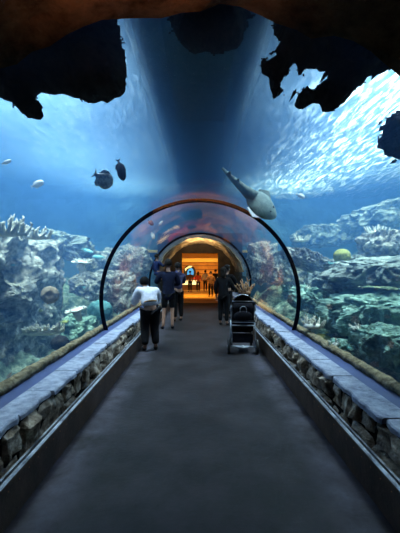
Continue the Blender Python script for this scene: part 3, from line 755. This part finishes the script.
def person(loc, rz, s, label, jacket, trousers, shoe, hair, pose=None, fingers=False, top='jacket', legs='trousers', cap=None, shorts=False, longcoat=False, group=None, bulk=1.0, hood=False, hairlong=False, baggy=1.0):
    e = empty('person', loc, rz, label, 'person', group)
    P = {k: Vector(v)*s/1.75 for k, v in {**BASE, **(pose or {})}.items()}
    q = s/1.75
    V, E = [], []
    def add(p, r, par=None):
        V.append((p, (r[0]*q, r[1]*q) if isinstance(r, tuple) else r*q)); i = len(V)-1
        if par is not None: E.append((par, i))
        return i
    pe = add(P['pelvis'], (.125,.10)); be = add(P['belly'], (.115,.09), pe); ch = add(P['chest'], (.11,.08), be)
    nk = add(P['neck'], .055, ch); h0 = add(P['head0'], .075, nk); h1 = add(P['head1'], (.082,.092), h0); h2 = add(P['head2'], (.062,.07), h1)
    fw = (P['head1']-P['head0']).cross(Vector((1,0,0))).normalized()*-1
    if fw.y < 0: fw = -fw
    add(P['head0'].lerp(P['head1'], .55)+fw*.105*q, .014, h0)         # nose
    for sg in (-1, 1): add(P['head0'].lerp(P['head1'], .6)+Vector((sg*.098*q, 0, 0)), .016, h1)   # ears
    for S in 'LR':
        sh = add(P['sh'+S], .045, ch); el = add(P['el'+S], .045, sh); wr = add(P['wr'+S], .030, el)
        d = (P['wr'+S]-P['el'+S]).normalized(); pm = add(P['wr'+S]+d*.055*q, (.034,.022), wr)
        side = d.cross(Vector((0,0,1))); side = side.normalized() if side.length > .1 else Vector((0,1,0))
        if fingers:
            for k, L in enumerate((.070,.080,.075,.058)):
                o_ = side*(k-1.5)*.021*q; a = add(P['wr'+S]+d*.095*q+o_, .0095, pm); b = add(P['wr'+S]+d*(.095+L*.5)*q+o_*1.15+Vector((0,0,-.004)), .0085, a); add(P['wr'+S]+d*(.095+L*.9)*q+o_*1.15+Vector((0,0,-.022*q)), .0075, b)
            a = add(P['wr'+S]+d*.045*q-side*.045*q, .011, wr); add(P['wr'+S]+d*.09*q-side*.06*q, .009, a)
        else: add(P['wr'+S]+d*.13*q, (.026,.014), pm)
        hp = add(P['hip'+S], .082, pe); kn = add(P['kn'+S], .055, hp); an = add(P['an'+S], .038, kn); add(P['to'+S], .032, an)
    skin_obj('body', V, E, M['skin'], e)
    # upper garment
    V, E = [], []
    B = bulk
    lowp = P['pelvis'].lerp(P['belly'], -.25 if not longcoat else -1.6)
    a = add(lowp, (.165*B,.135*B)); b = add(P['belly'], (.155*B,.125*B), a); c = add(P['chest'], (.175*B,.130*B), b); n_ = add(P['neck'].lerp(P['chest'], .25), .075, c)
    if hood: add(P['neck']+Vector((0,-.05,0))*q, .085, n_)
    for S in 'LR':
        sh = add(P['sh'+S], .085*B, c); el = add(P['el'+S], .066*B, sh); add(P['wr'+S].lerp(P['el'+S], .08), .048*B, el)
    skin_obj(top, V, E, jacket, e)
    V, E = [], []
    a = add(P['pelvis']+Vector((0,0,.03*q)), (.150,.125))
    for S in 'LR':
        hp = add(P['hip'+S]-Vector((0,0,.03*q)), .108*baggy, a); k_ = P['kn'+S]
        kn = add(k_, .078*baggy, hp)
        if not shorts: add(P['an'+S]+Vector((0,0,.03*q)), .062*baggy, kn)
    skin_obj(legs, V, E, trousers, e)
    for S in 'LR':
        V, E = [], []; a = add(P['an'+S]+Vector((0,-.01*q,-.035*q)), (.050,.052)); b = add(P['an'+S].lerp(P['to'+S], .55)+Vector((0,0,-.012*q)), (.052,.045), a); add(P['to'+S]+Vector((0,.03*q,.003*q)), (.045,.035), b)
        o = skin_obj('shoe', V, E, shoe, e, sub=1)
    bm = bmesh.new(); ax = (P['head2']-P['head0']).normalized(); hc = P['head1']+ax*.015*q-fw*.012*q
    vs = blob(bm, (0,0,0), (.100*q, .115*q, .118*q), 3); Rm = ax.to_track_quat('Z', 'Y').to_matrix()
    kill = [v for v in bm.verts if v.co.y > .03*q and v.co.z < .03*q]
    if not hairlong: kill += [v for v in bm.verts if v.co.z < -.07*q]
    bmesh.ops.delete(bm, geom=list(set(kill)), context='VERTS')
    for v in bm.verts: v.co = v.co*(1+.04*noise.noise(v.co*30))+hc
    if hairlong:
        vs = blob(bm, hc+Vector((0,-.06,-.10))*q, (.085*q,.055*q,.14*q), 3)
    o = link('hair' if not cap else 'cap', bm, cap or hair, e, True)
    if cap:
        o.modifiers.new('t', 'SOLIDIFY').thickness = .006
        bm = bmesh.new(); blob(bm, hc+fw*.13*q+ax*.02*q, (.07*q,.07*q,.008*q), 3); link('cap_brim', bm, cap, o, True)
    return e
def cloth(name, c, c2=None): return mat(name, c, .9, .15, color2=c2 or tuple(min(1, x*1.5) for x in c), scale=12, bump=.3, bscale=9)
M['white_jacket'] = cloth('white jacket', (.42,.42,.48), (.62,.62,.68)); M['tan'] = cloth('tan cloth', (.30,.18,.09))
M['dark_trousers'] = cloth('dark trousers', (.006,.006,.008)); M['navy'] = cloth('navy jacket', (.004,.006,.018)); M['black'] = cloth('black cloth', (.003,.003,.004))
M['lavender'] = cloth('grey blue hooded top', (.035,.035,.075)); M['hair'] = cloth('dark hair', (.010,.008,.007)); M['shoe'] = mat('dark shoe', (.015,.015,.02), .6)
M['blue_child'] = cloth('blue child clothes', (.006,.013,.05)); M['brown'] = cloth('brown cloth', (.10,.05,.03)); M['red'] = cloth('red cloth', (.35,.05,.03)); M['white_shoe'] = mat('white shoe', (.6,.6,.6), .6)
# the bent figure in white at the ledge
lean = dict(pelvis=(0,-.02,.90), belly=(-.01,.05,1.03), chest=(-.04,.19,1.17), neck=(-.05,.27,1.25), head0=(-.05,.31,1.29), head1=(-.05,.35,1.36), head2=(-.05,.365,1.42),
            shL=(-.20,.17,1.22), elL=(-.25,.30,1.00), wrL=(-.24,.50,.90), shR=(.17,.19,1.20), elR=(.24,.34,.98), wrR=(.06,.50,.93),
            hipL=(-.09,-.02,.86), hipR=(.09,-.02,.86), knL=(-.10,.03,.47), knR=(.10,.04,.47), anL=(-.11,-.06,.09), toL=(-.13,.10,.035), anR=(.11,-.04,.09), toR=(.14,.12,.035))
p = person((-.97, 6.6, 0), .35, 1.68, 'person in white hooded jacket bending over the left ledge', M['white_jacket'], M['dark_trousers'], M['shoe'], M['hair'], lean, True, cap=M['black'], hood=True, bulk=1.34, baggy=1.25)
V = [((0,-.035,.90), (.175,.145)), ((-.005,.0,.965), (.172,.142))]; o = skin_obj('waistband', V, [(0,1)], M['tan'], p, sub=2); o['label'] = 'tan shirt hem below the jacket'
# tall figure in navy, holding a child on the left arm
hold = dict(elL=(-.30,.08,1.16), wrL=(-.22,.30,1.22), elR=(.27,.05,1.12), wrR=(.10,.30,1.12), anL=(-.13,-.05,.09), toL=(-.16,.10,.035))
person((-.83, 8.9, 0), .15, 1.83, 'tall person in navy jacket and shorts holding a small child', M['navy'], M['black'], M['shoe'], M['hair'], hold, True, shorts=True, longcoat=True, bulk=1.1)
child = dict(hipL=(-.10,.02,.92), knL=(-.16,.30,.84), anL=(-.20,.20,.50), toL=(-.20,.33,.44), hipR=(.10,.02,.92), knR=(.16,.30,.84), anR=(.20,.20,.50), toR=(.20,.33,.44), elR=(.28,.14,1.2), wrR=(.24,.34,1.32))
person((-1.14, 8.98, .92), -.9, 1.05, 'small child in blue carried on the arm of the person in navy', M['blue_child'], M['blue_child'], M['shoe'], M['hair'], child, True)
person((-.66, 10.2, 0), .5, 1.76, 'person in grey blue hooded top standing behind the navy jacket', M['lavender'], M['black'], M['shoe'], M['hair'], dict(elR=(.25,.10,1.14), wrR=(.14,.30,1.22)), True, hood=True, bulk=1.05)
person((.66, 9.5, 0), -.35, 1.62, 'person dressed in black standing by the right ledge behind the stroller', M['black'], M['black'], M['shoe'], M['hair'], dict(elR=(.28,.12,1.12), wrR=(.22,.36,1.05)), True, longcoat=True, bulk=1.1, hairlong=True)
person((.86, 10.8, 0), -.6, 1.70, 'person in black half hidden behind the figure by the right ledge', M['black'], M['dark_trousers'], M['shoe'], M['hair'], dict(elR=(.28,.15,1.12), wrR=(.24,.38,1.10)), False, bulk=1.05)
# visitors in the lit hall
person(Vector((-.66, 22.6, 0)), .4, 1.42, 'hall visitor in brown at the left end of the lit counter', M['brown'], M['dark_trousers'], M['shoe'], M['hair'])
person(Vector((-.12, 22.8, 0)), .0, 1.36, 'long-haired hall visitor in red beside the lit counter', M['red'], M['dark_trousers'], M['white_shoe'], M['hair'], hairlong=True)
person(Vector((.36, 23.2, 0)), -.3, 1.44, 'hall visitor in a pale shirt, middle of the lit hall', M['white_jacket'], M['dark_trousers'], M['shoe'], M['hair'])
person(Vector((.60, 18.9, 0)), .2, 1.42, 'nearest hall visitor, short figure in dark coat', M['brown'], M['black'], M['shoe'], M['hair'], dict(elL=(-.3,.0,1.15), wrL=(-.2,.2,1.05)), longcoat=True, bulk=1.1)
person(Vector((1.02, 22.2, 0)), -.5, 1.50, 'hall visitor in dark clothes near the right display', M['dark_trousers'], M['black'], M['shoe'], M['hair'])

# ------------------------------------------------------------------ stroller, seen from behind
M['silver'] = mat('brushed silver tube', (.55,.57,.60), .35, .5, .7); M['st_fabric'] = cloth('black stroller fabric', (.008,.008,.012)); M['tyre'] = mat('black tyre', (.012,.012,.014), .7)
M['st_plastic'] = mat('black plastic', (.010,.010,.012), .35, .5)
st = empty('stroller', (.80, 6.35, 0), math.radians(-4), 'black baby stroller with silver frame parked by the right ledge', 'stroller')
def wheel(x, y, r, wth):
    bm = bmesh.new(); lathe(bm, [(r*.80, -wth*.5), (r*.96, -wth*.5), (r, -wth*.25), (r, wth*.25), (r*.96, wth*.5), (r*.80, wth*.5), (r*.80, -wth*.5)], 32, (x, y, r), 'x')
    wl = link('wheel', bm, M['tyre'], st, True)
    bm = bmesh.new(); lathe(bm, [(.02, -wth*.6), (.03, -wth*.3), (.03, wth*.3), (.02, wth*.6)], 16, (x, y, r), 'x')
    for k in range(6):
        a = k*math.pi/3; tube(bm, [(x, y+.02*math.cos(a), r+.02*math.sin(a)), (x, y+r*.84*math.cos(a), r+r*.84*math.sin(a))], .007, 6)
    link('hub', bm, M['silver'], wl, True)
for sx in (-1, 1): wheel(sx*.265, 0, .135, .045); wheel(sx*.20, .62, .095, .04)
bm = bmesh.new()
for sx in (-1, 1):
    tube(bm, [(sx*.235, 0, .14), (sx*.225, -.01, .45), (sx*.215, .0, .62)], .013, 8)
    tube(bm, [(sx*.20, .62, .10), (sx*.21, .45, .42), (sx*.215, .0, .80), (sx*.21, -.14, .93)], .013, 8)
tube(bm, [(-.225, -.01, .53), (.225, -.01, .53)], .012, 8)
link('frame', bm, M['silver'], st, True)
bm = bmesh.new(); tube(bm, [(-.25, 0, .135), (.25, 0, .135)], .014, 8); blob(bm, (0, -.01, .135), (.03, .015, .028), 2)
tube(bm, [(-.12, -.02, .135), (0, -.035, .125), (.12, -.02, .135)], .012, 8)
link('axle', bm, M['silver'], st, True)
bm = bmesh.new(); tube(bm, [(-.21, -.14, .93), (-.20, -.19, .975), (-.14, -.21, .99), (.14, -.21, .99), (.20, -.19, .975), (.21, -.14, .93)], .018, 10); link('handlebar', bm, M['st_plastic'], st, True)
def sheet(rows, m, name, t=.012):
    bm = bmesh.new(); g = [[bm.verts.new(p) for p in r] for r in rows]
    for i in range(len(g)-1):
        for j in range(len(g[0])-1): bm.faces.new((g[i][j], g[i+1][j], g[i+1][j+1], g[i][j+1]))
    o = link(name, bm, m, st, True); o.modifiers.new('t', 'SOLIDIFY').thickness = t; return o
sheet([[(x*w_, y, z) for x in (-1,-.5,0,.5,1)] for w_, y, z in ((.19,.42,.34),(.20,.40,.44),(.20,.22,.43),(.20,.10,.48),(.205,.02,.66),(.20,-.04,.86),(.17,-.05,.95))], M['st_fabric'], 'seat', .05)
rows = []
for i in range(13):                       # folding canopy: half dome over the seat
    a = math.radians(-8+118*i/12)
    rows.append([(.235*math.cos(b), -.02+.30*math.sin(a)*math.sin(b)**.8, .80+.30*math.cos(a)*math.sin(b)**.8+.012*(i % 3 == 0)) for b in [math.pi*(.02+.96*j/14) for j in range(15)]])
cn = sheet(rows, M['st_fabric'], 'canopy', .01)
bm = bmesh.new(); tube(bm, [(.235*math.cos(b), -.045, .80+.31*math.sin(b)) for b in [math.pi*j/16 for j in range(17)]], .008, 6); link('canopy_bow', bm, M['silver'], cn, True)
bm = bmesh.new()
box(bm, -.19, .19, .02, .44, .20, .215); 
for x in (-.19, .18): box(bm, x, x+.01, .02, .44, .21, .33)
box(bm, -.19, .19, .02, .03, .21, .36); box(bm, -.19, .19, .43, .44, .21, .30); link('basket', bm, M['st_fabric'], st)
bm = bmesh.new(); vs = blob(bm, (0, -.10, .72), (.17, .075, .13), 4)
for v in vs: v.co.z = .72+(v.co.z-.72)*(1 if v.co.z < .72 else .7)
bg_ = link('storage_bag', bm, M['st_fabric'], st, True)
bm = bmesh.new(); tube(bm, [(-.06, -.15, .80), (-.055, -.16, .87), (-.02, -.165, .90), (.02, -.165, .90), (.055, -.16, .87), (.06, -.15, .80)], .007, 6); link('strap', bm, M['silver'], bg_, True)
bm = bmesh.new(); box(bm, -.215, .215, -.155, -.135, .60, .645); link('rear_panel', bm, M['st_plastic'], st)
bm = bmesh.new(); box(bm, -.21, .21, -.158, -.156, .606, .618); link('trim_band', bm, M['silver'], st)

# ------------------------------------------------------------------ things in the lit hall
M['lit'] = mat('lit display panel', (.9,.8,.5), .5, .3, emis=(1.0,.78,.35), es=2.4); M['wood'] = mat('dark counter wood', (.12,.05,.02), .5, .4, color2=(.2,.09,.03), scale=5)
ct = empty('display_counter', (-1.3, 24.6, 0), 0, 'long counter with a lit front panel in the yellow hall', 'counter')
bm = bmesh.new(); box(bm, -1.6, 1.25, 0, .6, 0, .40); link('base', bm, M['wood'], ct)
bm = bmesh.new(); box(bm, -1.6, 1.25, 0, .6, .40, .72); link('lit_panel', bm, M['lit'], ct)
bm = bmesh.new(); box(bm, -1.65, 1.30, -.05, .65, .72, .77); link('worktop', bm, M['wood'], ct)
ct = empty('display_case', (1.35, 24.4, 0), 0, 'lit display case at the right side of the yellow hall', 'display case')
bm = bmesh.new(); box(bm, -.25, .7, 0, .5, 0, .45); link('base', bm, M['wood'], ct)
bm = bmesh.new(); box(bm, -.22, .67, .03, .47, .45, 1.05); link('lit_panel', bm, M['lit'], ct)
bm = bmesh.new(); box(bm, -.27, .72, -.02, .52, 1.05, 1.10); link('top', bm, M['wood'], ct)
# wall picture: blue shape on black with white and red
def flat(pts, y0, y1, m, name, parent):
    bm = bmesh.new(); A = [bm.verts.new((x, y0, z)) for x, z in pts]; B = [bm.verts.new((x, y1, z)) for x, z in pts]
    bm.faces.new(A); bm.faces.new(B[::-1])
    for k in range(len(pts)): bm.faces.new((A[k], B[k], B[(k+1)%len(pts)], A[(k+1)%len(pts)]))
    return link(name, bm, m, parent)
def ell(cx, cz, rx, rz_, n=20, ph=0): return [(cx+rx*math.cos(ph)*math.cos(t)-rz_*math.sin(ph)*math.sin(t), cz+rx*math.sin(ph)*math.cos(t)+rz_*math.cos(ph)*math.sin(t)) for t in [2*math.pi*k/n for k in range(n)]]
mu = empty('wall_picture', (-.72, 25.5, 1.25), 0, 'cut-out wall picture with a blue oval on black, white and red shapes', 'picture')
flat(ell(-.05, .05, .46, .52, 24, .3), .0, .06, mat('black paint', (.008,.008,.01)), 'backing', mu)
flat(ell(.0, -.02, .24, .36, 20, -.2), -.03, .0, mat('glowing blue paint', (.03,.22,.80), emis=(.03,.25,.9), es=.9), 'blue_oval', mu)  # blue oval given a glow by emission, no lamp behind it
flat([(-.42,.30),(-.10,.52),(.20,.50),(.05,.40),(-.25,.28),(-.38,.10)], -.035, -.001, mat('white paint', (.8,.8,.78)), 'white_crescent', mu)
flat([(.10,-.35),(.60,-.30),(.62,-.75),(-.10,-.75)], -.02, .04, mat('red paint', (.45,.04,.02)), 'red_patch', mu)
bm = bmesh.new(); box(bm, -.04, .04, .06, .49, -.5, .3); link('bracket', bm, M['wood'], mu)
